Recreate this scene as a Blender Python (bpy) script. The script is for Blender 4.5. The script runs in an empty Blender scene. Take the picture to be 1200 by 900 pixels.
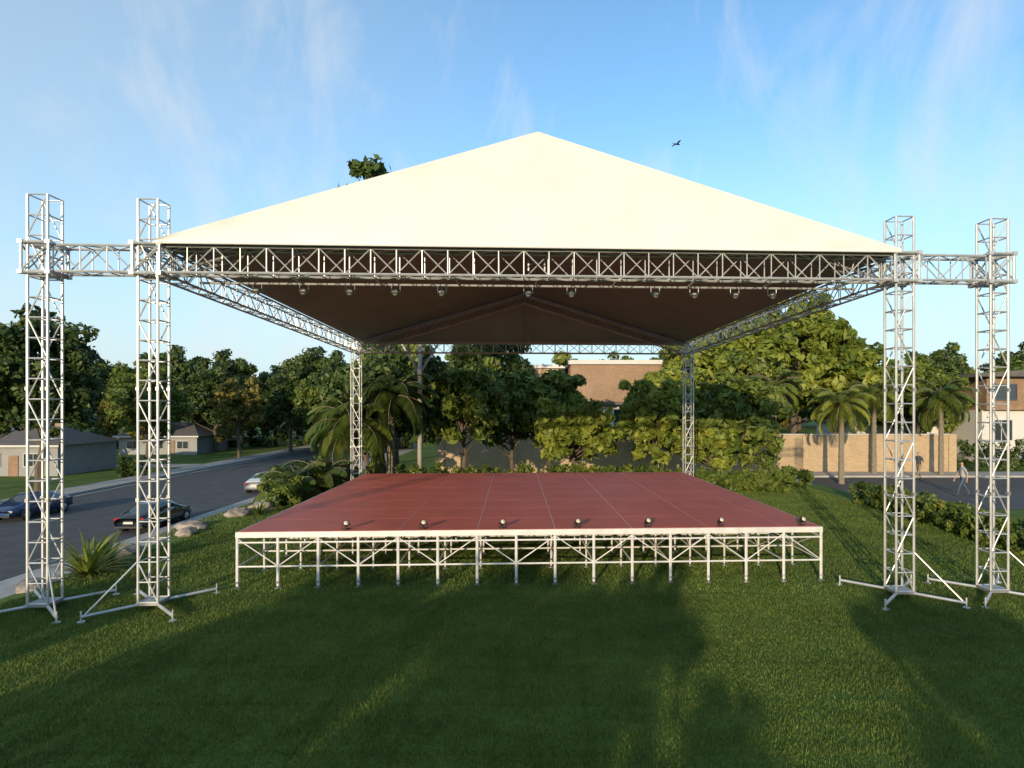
import bpy, math, random
import numpy as np
from mathutils import Vector, Matrix, noise as mnoise
R = math.radians
rng = np.random.default_rng(7)
random.seed(7)
scene = bpy.context.scene
COL = scene.collection

# ------------------------------------------------------------------ materials
def new_mat(name):
    m = bpy.data.materials.new(name); m.use_nodes = True
    nt = m.node_tree
    return m, nt, nt.nodes['Principled BSDF']

def mat(name, col, rough=.6, metal=0., var=0., scale=4., bump=0., bscale=40., spec=.5, coat=0.):
    m, nt, b = new_mat(name)
    b.inputs['Base Color'].default_value = (*col, 1)
    b.inputs['Roughness'].default_value = rough
    b.inputs['Metallic'].default_value = metal
    b.inputs['Specular IOR Level'].default_value = spec
    b.inputs['Coat Weight'].default_value = coat
    tc = nt.nodes.new('ShaderNodeTexCoord')
    if var > 0:
        n = nt.nodes.new('ShaderNodeTexNoise'); n.inputs['Scale'].default_value = scale
        n.inputs['Detail'].default_value = 6; n.inputs['Roughness'].default_value = .65
        nt.links.new(tc.outputs['Object'], n.inputs['Vector'])
        r = nt.nodes.new('ShaderNodeValToRGB')
        r.color_ramp.elements[0].position = .3; r.color_ramp.elements[1].position = .7
        r.color_ramp.elements[0].color = (*[c*(1-var) for c in col], 1)
        r.color_ramp.elements[1].color = (*[min(1, c*(1+var)) for c in col], 1)
        nt.links.new(n.outputs['Fac'], r.inputs['Fac'])
        nt.links.new(r.outputs['Color'], b.inputs['Base Color'])
    if bump > 0:
        n2 = nt.nodes.new('ShaderNodeTexNoise'); n2.inputs['Scale'].default_value = bscale
        n2.inputs['Detail'].default_value = 5
        nt.links.new(tc.outputs['Object'], n2.inputs['Vector'])
        bp = nt.nodes.new('ShaderNodeBump'); bp.inputs['Strength'].default_value = bump
        bp.inputs['Distance'].default_value = .05
        nt.links.new(n2.outputs['Fac'], bp.inputs['Height'])
        nt.links.new(bp.outputs['Normal'], b.inputs['Normal'])
    return m

def leaf_mat(name, dark, mid, light, transl=.35, rough=.5, patch=False):
    m, nt, b = new_mat(name)
    a = nt.nodes.new('ShaderNodeAttribute'); a.attribute_name = 'shade'
    r = nt.nodes.new('ShaderNodeValToRGB')
    r.color_ramp.elements[0].color = (*dark, 1); r.color_ramp.elements[0].position = .05
    r.color_ramp.elements[1].color = (*light, 1); r.color_ramp.elements[1].position = .95
    e = r.color_ramp.elements.new(.5); e.color = (*mid, 1)
    nt.links.new(a.outputs['Fac'], r.inputs['Fac'])
    col = r.outputs['Color']
    if patch:
        g = nt.nodes.new('ShaderNodeNewGeometry')
        n = nt.nodes.new('ShaderNodeTexNoise'); n.inputs['Scale'].default_value = .7; n.inputs['Detail'].default_value = 7; n.inputs['Roughness'].default_value = .7
        nt.links.new(g.outputs['Position'], n.inputs['Vector'])
        mp = nt.nodes.new('ShaderNodeMapRange'); mp.inputs['From Min'].default_value = .3; mp.inputs['From Max'].default_value = .7
        mp.inputs['To Min'].default_value = .68; mp.inputs['To Max'].default_value = 1.28
        nt.links.new(n.outputs['Fac'], mp.inputs['Value'])
        mu = nt.nodes.new('ShaderNodeVectorMath'); mu.operation = 'SCALE'
        nt.links.new(col, mu.inputs[0]); nt.links.new(mp.outputs[0], mu.inputs['Scale']); col = mu.outputs[0]
    nt.links.new(col, b.inputs['Base Color'])
    b.inputs['Roughness'].default_value = rough
    b.inputs['Specular IOR Level'].default_value = .35
    t = nt.nodes.new('ShaderNodeBsdfTranslucent')
    nt.links.new(col, t.inputs['Color'])
    mx = nt.nodes.new('ShaderNodeMixShader'); mx.inputs['Fac'].default_value = transl
    nt.links.new(b.outputs[0], mx.inputs[1]); nt.links.new(t.outputs[0], mx.inputs[2])
    nt.links.new(mx.outputs[0], nt.nodes['Material Output'].inputs['Surface'])
    return m

def brick_mat(name, c1, c2, mortar, scale=1., bw=.24, bh=.08):
    m, nt, b = new_mat(name)
    tc = nt.nodes.new('ShaderNodeTexCoord')
    s = nt.nodes.new('ShaderNodeSeparateXYZ'); nt.links.new(tc.outputs['Object'], s.inputs[0])
    ad = nt.nodes.new('ShaderNodeMath'); ad.operation = 'ADD'
    nt.links.new(s.outputs['X'], ad.inputs[0]); nt.links.new(s.outputs['Y'], ad.inputs[1])
    cb = nt.nodes.new('ShaderNodeCombineXYZ')
    nt.links.new(ad.outputs[0], cb.inputs['X']); nt.links.new(s.outputs['Z'], cb.inputs['Y'])
    br = nt.nodes.new('ShaderNodeTexBrick'); nt.links.new(cb.outputs[0], br.inputs['Vector'])
    br.inputs['Scale'].default_value = scale
    br.inputs['Brick Width'].default_value = bw; br.inputs['Row Height'].default_value = bh
    br.inputs['Mortar Size'].default_value = .01
    br.inputs['Color1'].default_value = (*c1, 1); br.inputs['Color2'].default_value = (*c2, 1)
    br.inputs['Mortar'].default_value = (*mortar, 1)
    n = nt.nodes.new('ShaderNodeTexNoise'); n.inputs['Scale'].default_value = .8; n.inputs['Detail'].default_value = 6
    nt.links.new(tc.outputs['Object'], n.inputs['Vector'])
    mp = nt.nodes.new('ShaderNodeMapRange'); mp.inputs['To Min'].default_value = .7; mp.inputs['To Max'].default_value = 1.25
    nt.links.new(n.outputs['Fac'], mp.inputs['Value'])
    mu = nt.nodes.new('ShaderNodeVectorMath'); mu.operation = 'SCALE'
    nt.links.new(br.outputs['Color'], mu.inputs[0]); nt.links.new(mp.outputs[0], mu.inputs['Scale'])
    nt.links.new(mu.outputs[0], b.inputs['Base Color'])
    b.inputs['Roughness'].default_value = .85
    return m

M_alu = mat('aluminium', (.50, .50, .49), .42, .5, .18, 3)
M_aluw = mat('painted_frame', (.62, .60, .57), .5, .15, .14, 5)
M_steel = mat('galvanised_steel', (.34, .34, .34), .45, .6, .2, 6)
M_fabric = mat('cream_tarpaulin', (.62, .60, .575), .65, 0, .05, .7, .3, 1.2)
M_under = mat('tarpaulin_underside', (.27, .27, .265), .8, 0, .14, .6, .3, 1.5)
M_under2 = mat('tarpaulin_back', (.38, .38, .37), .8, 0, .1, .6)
M_black = mat('black_plastic', (.02, .02, .02), .4)
M_lens = mat('lamp_lens', (.6, .52, .38), .2, 0, 0, spec=.6)
M_asphalt = mat('asphalt', (.068, .069, .072), .85, 0, .28, .9, .5, 60)
M_pave = mat('concrete_paving', (.36, .335, .30), .85, 0, .18, 1.2, .3, 25)
M_kerb = mat('kerb_stone', (.42, .41, .39), .8, 0, .15, 2)
M_pink = mat('paving_warm', (.38, .28, .24), .85, 0, .15, 2)
M_paint = mat('road_paint', (.6, .6, .58), .7, 0, .2, 3)
M_rock = mat('rock', (.30, .255, .21), .9, 0, .35, 2.5, .8, 6)
M_bark = mat('bark', (.11, .085, .06), .9, 0, .35, 6, .8, 20)
M_bark2 = mat('palm_bark', (.20, .165, .12), .9, 0, .3, 9, .8, 14)
M_glass = mat('window_glass', (.03, .04, .05), .06, 0, 0, spec=.9)
M_rubber = mat('tyre_rubber', (.02, .02, .02), .85)
M_wood = mat('weathered_timber', (.36, .33, .29), .75, 0, .2, 4)
M_white = mat('white_render', (.55, .53, .50), .8, 0, .08, .6)
M_roofd = mat('dark_shingles', (.10, .09, .085), .9, 0, .25, 3, .5, 12)
M_grey = mat('grey_siding', (.26, .26, .26), .8, 0, .1, 1)
M_brown = mat('timber_cladding', (.24, .15, .09), .75, 0, .25, 2)
M_brick = brick_mat('tan_brick', (.46, .33, .19), (.37, .255, .145), (.36, .29, .21))
M_brick2 = brick_mat('brown_brick', (.32, .20, .12), (.25, .15, .09), (.26, .2, .15))

def deck_material():
    m, nt, b = new_mat('red_deck_board')
    tc = nt.nodes.new('ShaderNodeTexCoord')
    n = nt.nodes.new('ShaderNodeTexNoise'); n.inputs['Scale'].default_value = .8; n.inputs['Detail'].default_value = 9
    n.inputs['Roughness'].default_value = .7
    nt.links.new(tc.outputs['Object'], n.inputs['Vector'])
    r = nt.nodes.new('ShaderNodeValToRGB')
    r.color_ramp.elements[0].color = (.38, .082, .052, 1); r.color_ramp.elements[0].position = .25
    r.color_ramp.elements[1].color = (.58, .135, .085, 1); r.color_ramp.elements[1].position = .75
    nt.links.new(n.outputs['Fac'], r.inputs['Fac']); nt.links.new(r.outputs['Color'], b.inputs['Base Color'])
    b.inputs['Roughness'].default_value = .55
    b.inputs['Specular IOR Level'].default_value = .22
    n2 = nt.nodes.new('ShaderNodeTexNoise'); n2.inputs['Scale'].default_value = 90
    nt.links.new(tc.outputs['Object'], n2.inputs['Vector'])
    bp = nt.nodes.new('ShaderNodeBump'); bp.inputs['Strength'].default_value = .2; bp.inputs['Distance'].default_value = .01
    nt.links.new(n2.outputs['Fac'], bp.inputs['Height']); nt.links.new(bp.outputs['Normal'], b.inputs['Normal'])
    return m
M_deck = deck_material()

def grass_ground_mat():
    m, nt, b = new_mat('lawn_soil_grass')
    tc = nt.nodes.new('ShaderNodeTexCoord')
    n = nt.nodes.new('ShaderNodeTexNoise'); n.inputs['Scale'].default_value = .35; n.inputs['Detail'].default_value = 10
    n.inputs['Roughness'].default_value = .75
    nt.links.new(tc.outputs['Object'], n.inputs['Vector'])
    r = nt.nodes.new('ShaderNodeValToRGB')
    r.color_ramp.elements[0].color = (.055, .098, .016, 1); r.color_ramp.elements[0].position = .3
    r.color_ramp.elements[1].color = (.125, .185, .033, 1); r.color_ramp.elements[1].position = .72
    nt.links.new(n.outputs['Fac'], r.inputs['Fac'])
    n2 = nt.nodes.new('ShaderNodeTexNoise'); n2.inputs['Scale'].default_value = 30; n2.inputs['Detail'].default_value = 6
    nt.links.new(tc.outputs['Object'], n2.inputs['Vector'])
    mp = nt.nodes.new('ShaderNodeMapRange'); mp.inputs['To Min'].default_value = .45; mp.inputs['To Max'].default_value = 1.5
    nt.links.new(n2.outputs['Fac'], mp.inputs['Value'])
    mu = nt.nodes.new('ShaderNodeVectorMath'); mu.operation = 'SCALE'
    nt.links.new(r.outputs['Color'], mu.inputs[0]); nt.links.new(mp.outputs[0], mu.inputs['Scale'])
    nt.links.new(mu.outputs[0], b.inputs['Base Color'])
    b.inputs['Roughness'].default_value = .9
    b.inputs['Specular IOR Level'].default_value = .2
    bp = nt.nodes.new('ShaderNodeBump'); bp.inputs['Strength'].default_value = .8; bp.inputs['Distance'].default_value = .04
    nt.links.new(n2.outputs['Fac'], bp.inputs['Height']); nt.links.new(bp.outputs['Normal'], b.inputs['Normal'])
    return m
M_grass = grass_ground_mat()
M_blade = leaf_mat('grass_blade', (.062, .108, .018), (.12, .18, .032), (.20, .24, .052), .3, .55, True)
M_leafA = leaf_mat('leaf_bright', (.09, .135, .02), (.20, .245, .036), (.33, .35, .06), .35)
M_leafB = leaf_mat('leaf_dark', (.028, .048, .012), (.06, .098, .021), (.115, .15, .036), .25)
M_leafC = leaf_mat('leaf_mid', (.05, .088, .015), (.12, .17, .028), (.21, .235, .046), .3)
M_leafD = leaf_mat('leaf_autumn_tint', (.09, .09, .02), (.18, .165, .03), (.28, .22, .045), .3)

# ------------------------------------------------------------------ mesh helpers
def empty(name, loc=(0, 0, 0), rot=0.):
    e = bpy.data.objects.new(name, None); e.location = loc; e.rotation_euler = (0, 0, rot)
    e.empty_display_size = .3
    COL.objects.link(e); return e

def link(name, me, parent=None):
    o = bpy.data.objects.new(name, me); COL.objects.link(o)
    if parent is not None: o.parent = parent
    return o

def mesh_obj(name, verts, faces, mats, parent=None, smooth=False, midx=None):
    me = bpy.data.meshes.new(name)
    me.from_pydata([tuple(v) for v in verts], [], [tuple(f) for f in faces])
    for m in (mats if isinstance(mats, (list, tuple)) else [mats]): me.materials.append(m)
    if midx is not None: me.polygons.foreach_set('material_index', midx)
    if smooth: me.polygons.foreach_set('use_smooth', [True]*len(me.polygons))
    me.update()
    return link(name, me, parent)

def quad_mesh(name, V, shade, material):
    N = len(V)
    me = bpy.data.meshes.new(name)
    me.vertices.add(N*4); me.vertices.foreach_set('co', V.reshape(-1).astype(np.float32))
    me.loops.add(N*4); me.loops.foreach_set('vertex_index', np.arange(N*4, dtype=np.int32))
    me.polygons.add(N)
    me.polygons.foreach_set('loop_start', np.arange(0, N*4, 4, dtype=np.int32))
    me.polygons.foreach_set('loop_total', np.full(N, 4, dtype=np.int32))
    at = me.attributes.new('shade', 'FLOAT', 'POINT')
    at.data.foreach_set('value', np.repeat(shade, 4).astype(np.float32))
    me.materials.append(material)
    me.update(calc_edges=True); me.validate()
    return me

def unit(a): return a/np.maximum(np.linalg.norm(a, axis=-1, keepdims=True), 1e-9)

def tube_data(segs, n=6):
    V, F = [], []
    for s in segs:
        p0, p1 = Vector(s[0]), Vector(s[1]); r0 = s[2]; r1 = s[3] if len(s) > 3 else r0
        d = (p1-p0)
        if d.length < 1e-5: continue
        d.normalize()
        a = d.cross(Vector((0, 0, 1)))
        if a.length < .01: a = Vector((1, 0, 0))
        a.normalize(); b = d.cross(a)
        k = len(V)
        for i in range(n):
            t = 2*math.pi*i/n; o = a*math.cos(t)+b*math.sin(t)
            V.append(p0+o*r0); V.append(p1+o*r1)
        for i in range(n):
            j = (i+1) % n
            F.append((k+2*i, k+2*j, k+2*j+1, k+2*i+1))
        F.append([k+2*i for i in range(n)][::-1]); F.append([k+2*i+1 for i in range(n)])
    return V, F

def tubes(name, segs, material, parent=None, n=6):
    V, F = tube_data(segs, n)
    return mesh_obj(name, V, F, material, parent, smooth=(n > 8))

def box_data(c, s, rot=0.):
    cx, cy, cz = c; hx, hy, hz = s[0]/2, s[1]/2, s[2]/2
    co, si = math.cos(rot), math.sin(rot)
    V = []
    for z in (-hz, hz):
        for x, y in ((-hx, -hy), (hx, -hy), (hx, hy), (-hx, hy)):
            V.append((cx+x*co-y*si, cy+x*si+y*co, cz+z))
    F = [(3, 2, 1, 0), (4, 5, 6, 7), (0, 1, 5, 4), (1, 2, 6, 5), (2, 3, 7, 6), (3, 0, 4, 7)]
    return V, F

def boxes(name, lst, material, parent=None, bevel=0.):
    V, F = [], []
    for b in lst:
        v, f = box_data(*b); k = len(V); V += v; F += [tuple(i+k for i in q) for q in f]
    o = mesh_obj(name, V, F, material, parent)
    if bevel > 0:
        m = o.modifiers.new('bevel', 'BEVEL'); m.width = bevel; m.segments = 2
    return o

# ------------------------------------------------------------------ terrain
SL = .0243
def sstep(t): t = min(1, max(0, t)); return t*t*(3-2*t)
def ground_z(x, y):
    xl = x+SL*y
    t = min(1, max(0, (-9.3-xl)/7.6))
    left = -3.3*(t*.75+.25*sstep(t))
    if 0 < t < .12: left = -3.3*(t*t/.12)*.75*1.0
    drop = max(sstep((x-12.3)/2.2), sstep((y-26.5)/4.5))
    base = -1.0*drop
    return min(left, base)

def build_terrain():
    xs = [-1500, -700, -300, -150, -90, -60, -45, -30, -22] + list(np.arange(-20, 20.01, .5)) + [25, 35, 50, 80, 150, 300, 700, 1500]
    ys = [-1500, -500, -150, -60, -30, -15] + list(np.arange(-8, 36.01, .5)) + [42, 50, 65, 90, 130, 200, 400, 900, 2000]
    V = []; F = []
    for y in ys:
        for x in xs:
            z = ground_z(x, y)
            if -11 < x < 12 and -8 < y < 28:
                z += .035*mnoise.noise(Vector((x*.35, y*.35, 0)))
            V.append((x, y, z))
    nx = len(xs)
    for j in range(len(ys)-1):
        for i in range(nx-1):
            a = j*nx+i; F.append((a, a+1, a+nx+1, a+nx))
    return mesh_obj('ground', V, F, M_grass, smooth=True)
build_terrain()
def gz(x, y): return ground_z(x, y)

# ---- grass blades
def build_grass():
    par = empty('grass')
    metas = []
    for k in range(3):
        for dens, tag in ((3600, 'near'), (1400, 'far')):
            N = dens
            p = rng.uniform(-.52, .52, (N, 2))
            h = rng.uniform(.022, .056, N)*(1+.2*np.sin(p[:, 0]*9+k))
            w = rng.uniform(.0022, .0042, N)*(1.0 if tag == 'near' else 1.9)
            a = rng.uniform(0, 2*np.pi, N)
            lean = rng.uniform(0, .7, N)*h; la = rng.uniform(0, 2*np.pi, N)
            V = np.zeros((N, 4, 3))
            dx, dy = np.cos(a)*w, np.sin(a)*w
            lx, ly = np.cos(la)*lean, np.sin(la)*lean
            V[:, 0] = np.stack([p[:, 0]-dx, p[:, 1]-dy, np.full(N, -.02)], 1)
            V[:, 1] = np.stack([p[:, 0]+dx, p[:, 1]+dy, np.full(N, -.02)], 1)
            V[:, 2] = np.stack([p[:, 0]+dx*.3+lx, p[:, 1]+dy*.3+ly, h], 1)
            V[:, 3] = np.stack([p[:, 0]-dx*.7+lx*.5, p[:, 1]-dy*.7+ly*.5, h*.6], 1)
            metas.append((tag, quad_mesh('grass_tile_'+tag, V, rng.uniform(0, 1, N), M_blade)))
    near = [m for t, m in metas if t == 'near']; far = [m for t, m in metas if t == 'far']
    for iy in range(4, 27):
        for ix in range(-13, 14):
            x, y = ix+.0, iy+.5
            if abs(x) > y*.98+1.2: continue
            if x+SL*y < -9.6 or x > 11.6: continue
            u = (x+6.75)*math.cos(R(2.66))+(y-10.39)*math.sin(R(2.66))
            v = -(x+6.75)*math.sin(R(2.66))+(y-10.39)*math.cos(R(2.66))
            if 2 < u < 11.4 and 3 < v < 10.2: continue
            me = random.choice(near if iy < 11 else far)
            o = link('grass_tile', me, par)
            o.location = (x, y, gz(x, y)+.035*mnoise.noise(Vector((x*.35, y*.35, 0))))
            o.rotation_euler = (0, 0, random.randrange(4)*math.pi/2)
            s = random.uniform(.94, 1.08); o.scale = (1, 1, s)
build_grass()

# ------------------------------------------------------------------ vegetation
def leaf_quads(C, Rr, n, size, flat=.8, up=.35, shell=.55, aspect=.5):
    k = len(C)
    d = unit(rng.normal(size=(k, n, 3)))
    rad = (shell+(1-shell)*rng.random((k, n, 1)))**1.0*Rr[:, None, None]*(0.75+.35*rng.random((k, n, 1)))
    P = C[:, None, :]+d*rad*np.array([1, 1, flat])
    nor = unit(d+.7*rng.normal(size=d.shape)+np.array([0, 0, up]))
    t = unit(np.cross(nor, rng.normal(size=d.shape)))
    b = np.cross(nor, t)
    s = size*rng.uniform(.6, 1.3, (k, n, 1))
    V = np.stack([P-t*s, P+b*s*aspect-t*s*.1, P+t*s-nor*s*.25, P-b*s*aspect-t*s*.1], 2)
    sh = np.clip(rng.normal(.5, .17, (k, 1))+rng.normal(0, .17, (k, n)), 0, 1)
    return V.reshape(-1, 4, 3), sh.reshape(-1)

def crown_clumps(n, rx, ry, rz, cz, jitter=.25, low=-1.):
    out = []
    while len(out) < n:
        d = rng.normal(size=3); d /= np.linalg.norm(d)
        if d[2] < low: continue
        lob = 1+.22*mnoise.noise(Vector(d)*1.7+Vector((n, rx, cz)))
        r = rng.uniform(.3, 1.)**.6*(1+rng.uniform(-jitter, jitter))*lob
        out.append((d[0]*rx*r, d[1]*ry*r, cz+d[2]*rz*r))
    return np.array(out)

TREE_MESH = {}
def tree_meshes(key, h, rx, rz, clumps, nleaf, size, trunk_r, leafm, crad=.27, low=-.8):
    if key in TREE_MESH: return TREE_MESH[key]
    cz = h-rz*.95
    C = crown_clumps(clumps, rx*.86, rx*.86, rz*.86, cz, low=low)
    Rr = rng.uniform(.55, 1.35, len(C))*rx*crad
    V, sh = leaf_quads(C, Rr, nleaf, size)
    fm = quad_mesh('foliage', V, sh, leafm)
    segs = []
    pts = [Vector((0, 0, -.3))]
    nseg = 6; top = cz+rz*.4
    for i in range(1, nseg+1):
        t = i/nseg
        pts.append(Vector((rng.normal()*.06*h*t*.5, rng.normal()*.06*h*t*.5, top*t)))
    for i in range(nseg):
        segs.append((pts[i], pts[i+1], trunk_r*(1-.8*i/nseg)*(1.25 if i == 0 else 1), trunk_r*(1-.8*(i+1)/nseg)))
    idx = rng.permutation(len(C))[:min(len(C), 22)]
    for i in idx:
        c = Vector(C[i]); tt = min(.92, max(.3, (c.z*.62)/top)); k = min(nseg-1, int(tt*nseg))
        st = pts[k].lerp(pts[k+1], tt*nseg-k)
        mid = st.lerp(c, .5)+Vector((0, 0, -.06*h*rng.random()))
        segs.append((st, mid, trunk_r*.34, trunk_r*.2)); segs.append((mid, c, trunk_r*.2, trunk_r*.05))
    tv, tf = tube_data(segs, 7)
    tm = bpy.data.meshes.new('trunk'); tm.from_pydata([tuple(v) for v in tv], [], tf); tm.materials.append(M_bark); tm.update()
    TREE_MESH[key] = (fm, tm)
    return TREE_MESH[key]

def place_tree(name, ms, x, y, rot=0., s=1., parent=None, z=None, sz=None):
    if z is None: z = gz(x, y)
    if parent is None:
        e = empty(name, (x, y, z), rot); e.scale = (s, s, sz or s)
        link('foliage', ms[0], e); link('trunk', ms[1], e); return e
    for nm, m in (('foliage', ms[0]), ('trunk', ms[1])):
        o = link(nm, m, parent); o.location = (x, y, z); o.rotation_euler = (0, 0, rot); o.scale = (s, s, sz or s)

tA = tree_meshes('gardenA', 4.5, 2.1, 1.95, 95, 75, .19, .11, M_leafA, .20)
tB = tree_meshes('gardenB', 5.6, 2.0, 2.5, 100, 75, .19, .12, M_leafA, .20)
tC = tree_meshes('gardenC', 6.4, 2.3, 2.5, 90, 85, .19, .14, M_leafC, .20)
tD = tree_meshes('gardenD', 6.2, 2.6, 2.8, 105, 85, .19, .14, M_leafC, .19)
place_tree('garden_tree', tC, -3.7, 28.6, .4)
place_tree('garden_tree', tA, 1.5, 28.2, 1.2, 1.0)
place_tree('garden_tree', tC, .4, 33.0, 2.9, 1.12)
place_tree('garden_tree', tC, -1.6, 31.5, 4.4, 1.05)
place_tree('garden_tree', tB, 5.4, 28.4, 2.2, .95)
place_tree('garden_tree', tD, 9.9, 29.3, 3.0)
place_tree('garden_tree', tA, 8.0, 28.4, 5.0, .8)
place_tree('garden_tree', tB, 8.3, 33.5, 5.0, 1.2)
place_tree('garden_tree', tB, 7.0, 37.0, 1.0, 1.25)
tE = tree_meshes('bigE', 11.5, 5.0, 4.5, 130, 105, .30, .3, M_leafA, .17)
tF = tree_meshes('bigF', 10.5, 4.2, 4.3, 120, 105, .27, .28, M_leafC, .17)
place_tree('broadleaf_tree', tE, 12.2, 43.0, .3)
place_tree('broadleaf_tree', tE, 18.5, 44.0, 2.3, 1.12)
place_tree('broadleaf_tree', tF, 22.5, 46.0, 4.3, 1.05)
place_tree('broadleaf_tree', tF, 15.5, 50.0, 1.3, 1.2)
place_tree('broadleaf_tree', tF, 28.6, 45.5, 2.0, .78)
place_tree('broadleaf_tree', tE, 32.0, 50.0, 5.0, .66)
tG = tree_meshes('tallG', 15.6, 3.0, 3.2, 80, 120, .22, .28, M_leafB, .22)
place_tree('tall_tree', tG, -7.9, 31.5, .2, 1.10)
tH = tree_meshes('darkH', 6.6, 2.6, 2.8, 80, 110, .19, .16, M_leafB, .22)
place_tree('dark_tree', tH, -7.3, 27.5, 1.0)
place_tree('dark_tree', tH, -9.6, 33.0, 2.0, 1.15)
tI = tree_meshes('streetI', 13.5, 4.6, 5.4, 130, 110, .27, .3, M_leafB, .18)
tJ = tree_meshes('streetJ', 12.5, 4.4, 5.0, 120, 110, .28, .3, M_leafC, .18)
tK = tree_meshes('streetK', 11.0, 3.4, 4.8, 100, 110, .26, .26, M_leafD, .2)
place_tree('street_tree', tI, -39.5, 47, .4, 1.08)
place_tree('street_tree', tI, -45.0, 47, 2.4, 1.0)
place_tree('street_tree', tJ, -43.5, 66, 1.4, .9)
place_tree('street_tree', tK, -39.5, 78, 5.4, 1.0)
place_tree('street_tree', tI, -14.5, 58, 3.2, 1.0)
place_tree('street_tree', tJ, -11.5, 47, 4.2, .95, z=-2.5)
place_tree('street_tree', tI, -18.0, 72, 1.2, 1.0)
place_tree('street_tree', tI, -4.5, 50, 1.9, .85)
dt = empty('distant_treeline')
for i in range(74):
    a = i/73
    x = -150+300*a+rng.uniform(-2, 2)
    y = rng.choice([92, 102, 112])+rng.uniform(-4, 4)+abs(x)*.05
    ms = [tI, tJ, tK, tF][rng.integers(4)]
    place_tree('tree', ms, x, y, rng.uniform(0, 6), rng.uniform(.9, 1.3), dt, z=-4.3 if x < 0 else -2.2)
for i in range(60):
    x = -170+340*i/59+rng.uniform(-2, 2)
    place_tree('tree', [tI, tJ, tK][rng.integers(3)], x, 128+rng.uniform(-5, 5), rng.uniform(0, 6), rng.uniform(1.1, 1.6), dt, z=-5.5)
for (x, y, s) in ((-62, 72, .9), (-55, 84, 1.0), (-48, 88, 1.0), (-68, 66, .9), (-76, 74, 1.0), (-34, 99, 1.05), (-28, 92, 1.05), (-22, 88, 1.15), (-37, 88, .95), (-31, 84, .9),
                  (40, 66, .8), (47, 70, .85), (54, 68, .8), (33, 64, .75), (30, 72, .9), (61, 66, .9)):
    place_tree('tree', [tI, tJ, tK][rng.integers(3)], x, y, rng.uniform(0, 6), s, dt, z=-3.6 if x < 0 else -1.4)

# small trees standing behind the viewpoint (they shade the foreground lawn)
tS = tree_meshes('shadeS', 4.3, 2.2, 2.2, 75, 120, .13, .12, M_leafC, .24)
for x, y, s in ((-20.5, -8, 1.0), (-17.0, -8.6, 1.0), (-14.1, -8, .95), (-9.2, -8, 1.0), (-6.5, -9, 1.05), (-3.9, -8, .95), (.9, -8.4, .93), (5.7, -9, .95), (8.9, -8, 1.0), (12.2, -8.8, 1.0), (-1.9, -13, .7), (15.2, -9, 1.0)):
    place_tree('small_tree', tS, x, y, rng.uniform(0, 6), s, z=0)

def shrub_row(name, pts, r, h, n, nleaf, size, m, zoff=None):
    C = []; Rr = []
    for _ in range(n):
        k = rng.integers(len(pts)-1); t = rng.random()
        x = pts[k][0]*(1-t)+pts[k+1][0]*t+rng.uniform(-r, r)
        y = pts[k][1]*(1-t)+pts[k+1][1]*t+rng.uniform(-r, r)
        rr = rng.uniform(.12, .27)*max(.7, h)
        C.append((x, y, (gz(x, y) if zoff is None else zoff)+rng.uniform(.05, max(.1, h-rr*.7)))); Rr.append(rr)
    V, sh = leaf_quads(np.array(C), np.array(Rr), nleaf, size, flat=.9)
    return link(name, quad_mesh(name, V, sh, m))
shrub_row('shrub_border', [(-5.8, 24.9), (0, 25.2), (5.3, 25.4)], .5, 1.1, 220, 65, .085, M_leafC)
shrub_row('shrub_border', [(6.0, 24.0), (8.5, 24.3), (11.0, 25.0)], .7, 1.0, 150, 75, .09, M_leafC)
shrub_row('hedge', [(11.5, 9.5), (11.5, 16), (11.7, 21.5)], .45, .85, 400, 70, .07, M_leafC)
shrub_row('hedge', [(-9.0, 29.5), (-5, 29.8)], .6, 1.3, 90, 70, .1, M_leafB)
shrub_row('hedge', [(29, 42), (46, 42)], .6, 2.2, 160, 70, .12, M_leafB)
shrub_row('distant_shrubbery', [(-120, 84), (-60, 96), (-40, 104), (-16, 92)], 2.0, 4.5, 260, 60, .28, M_leafB, -3.3)
shrub_row('round_bush', [(-40.3, 57), (-38.6, 57.3)], .8, 2.0, 45, 70, .12, M_leafB, -3.3)
shrub_row('roadside_bush', [(-9.3, 20.4), (-8.7, 24.5)], .5, 1.0, 90, 70, .1, M_leafC)
shrub_row('roadside_bush', [(-10.2, 23.4), (-9.6, 28.5)], .7, 1.7, 80, 70, .11, M_leafB, -.5)
shrub_row('roadside_bush', [(-38.5, 38), (-37.8, 41)], .6, 1.1, 40, 60, .1, M_leafB, -3.3)

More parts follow.
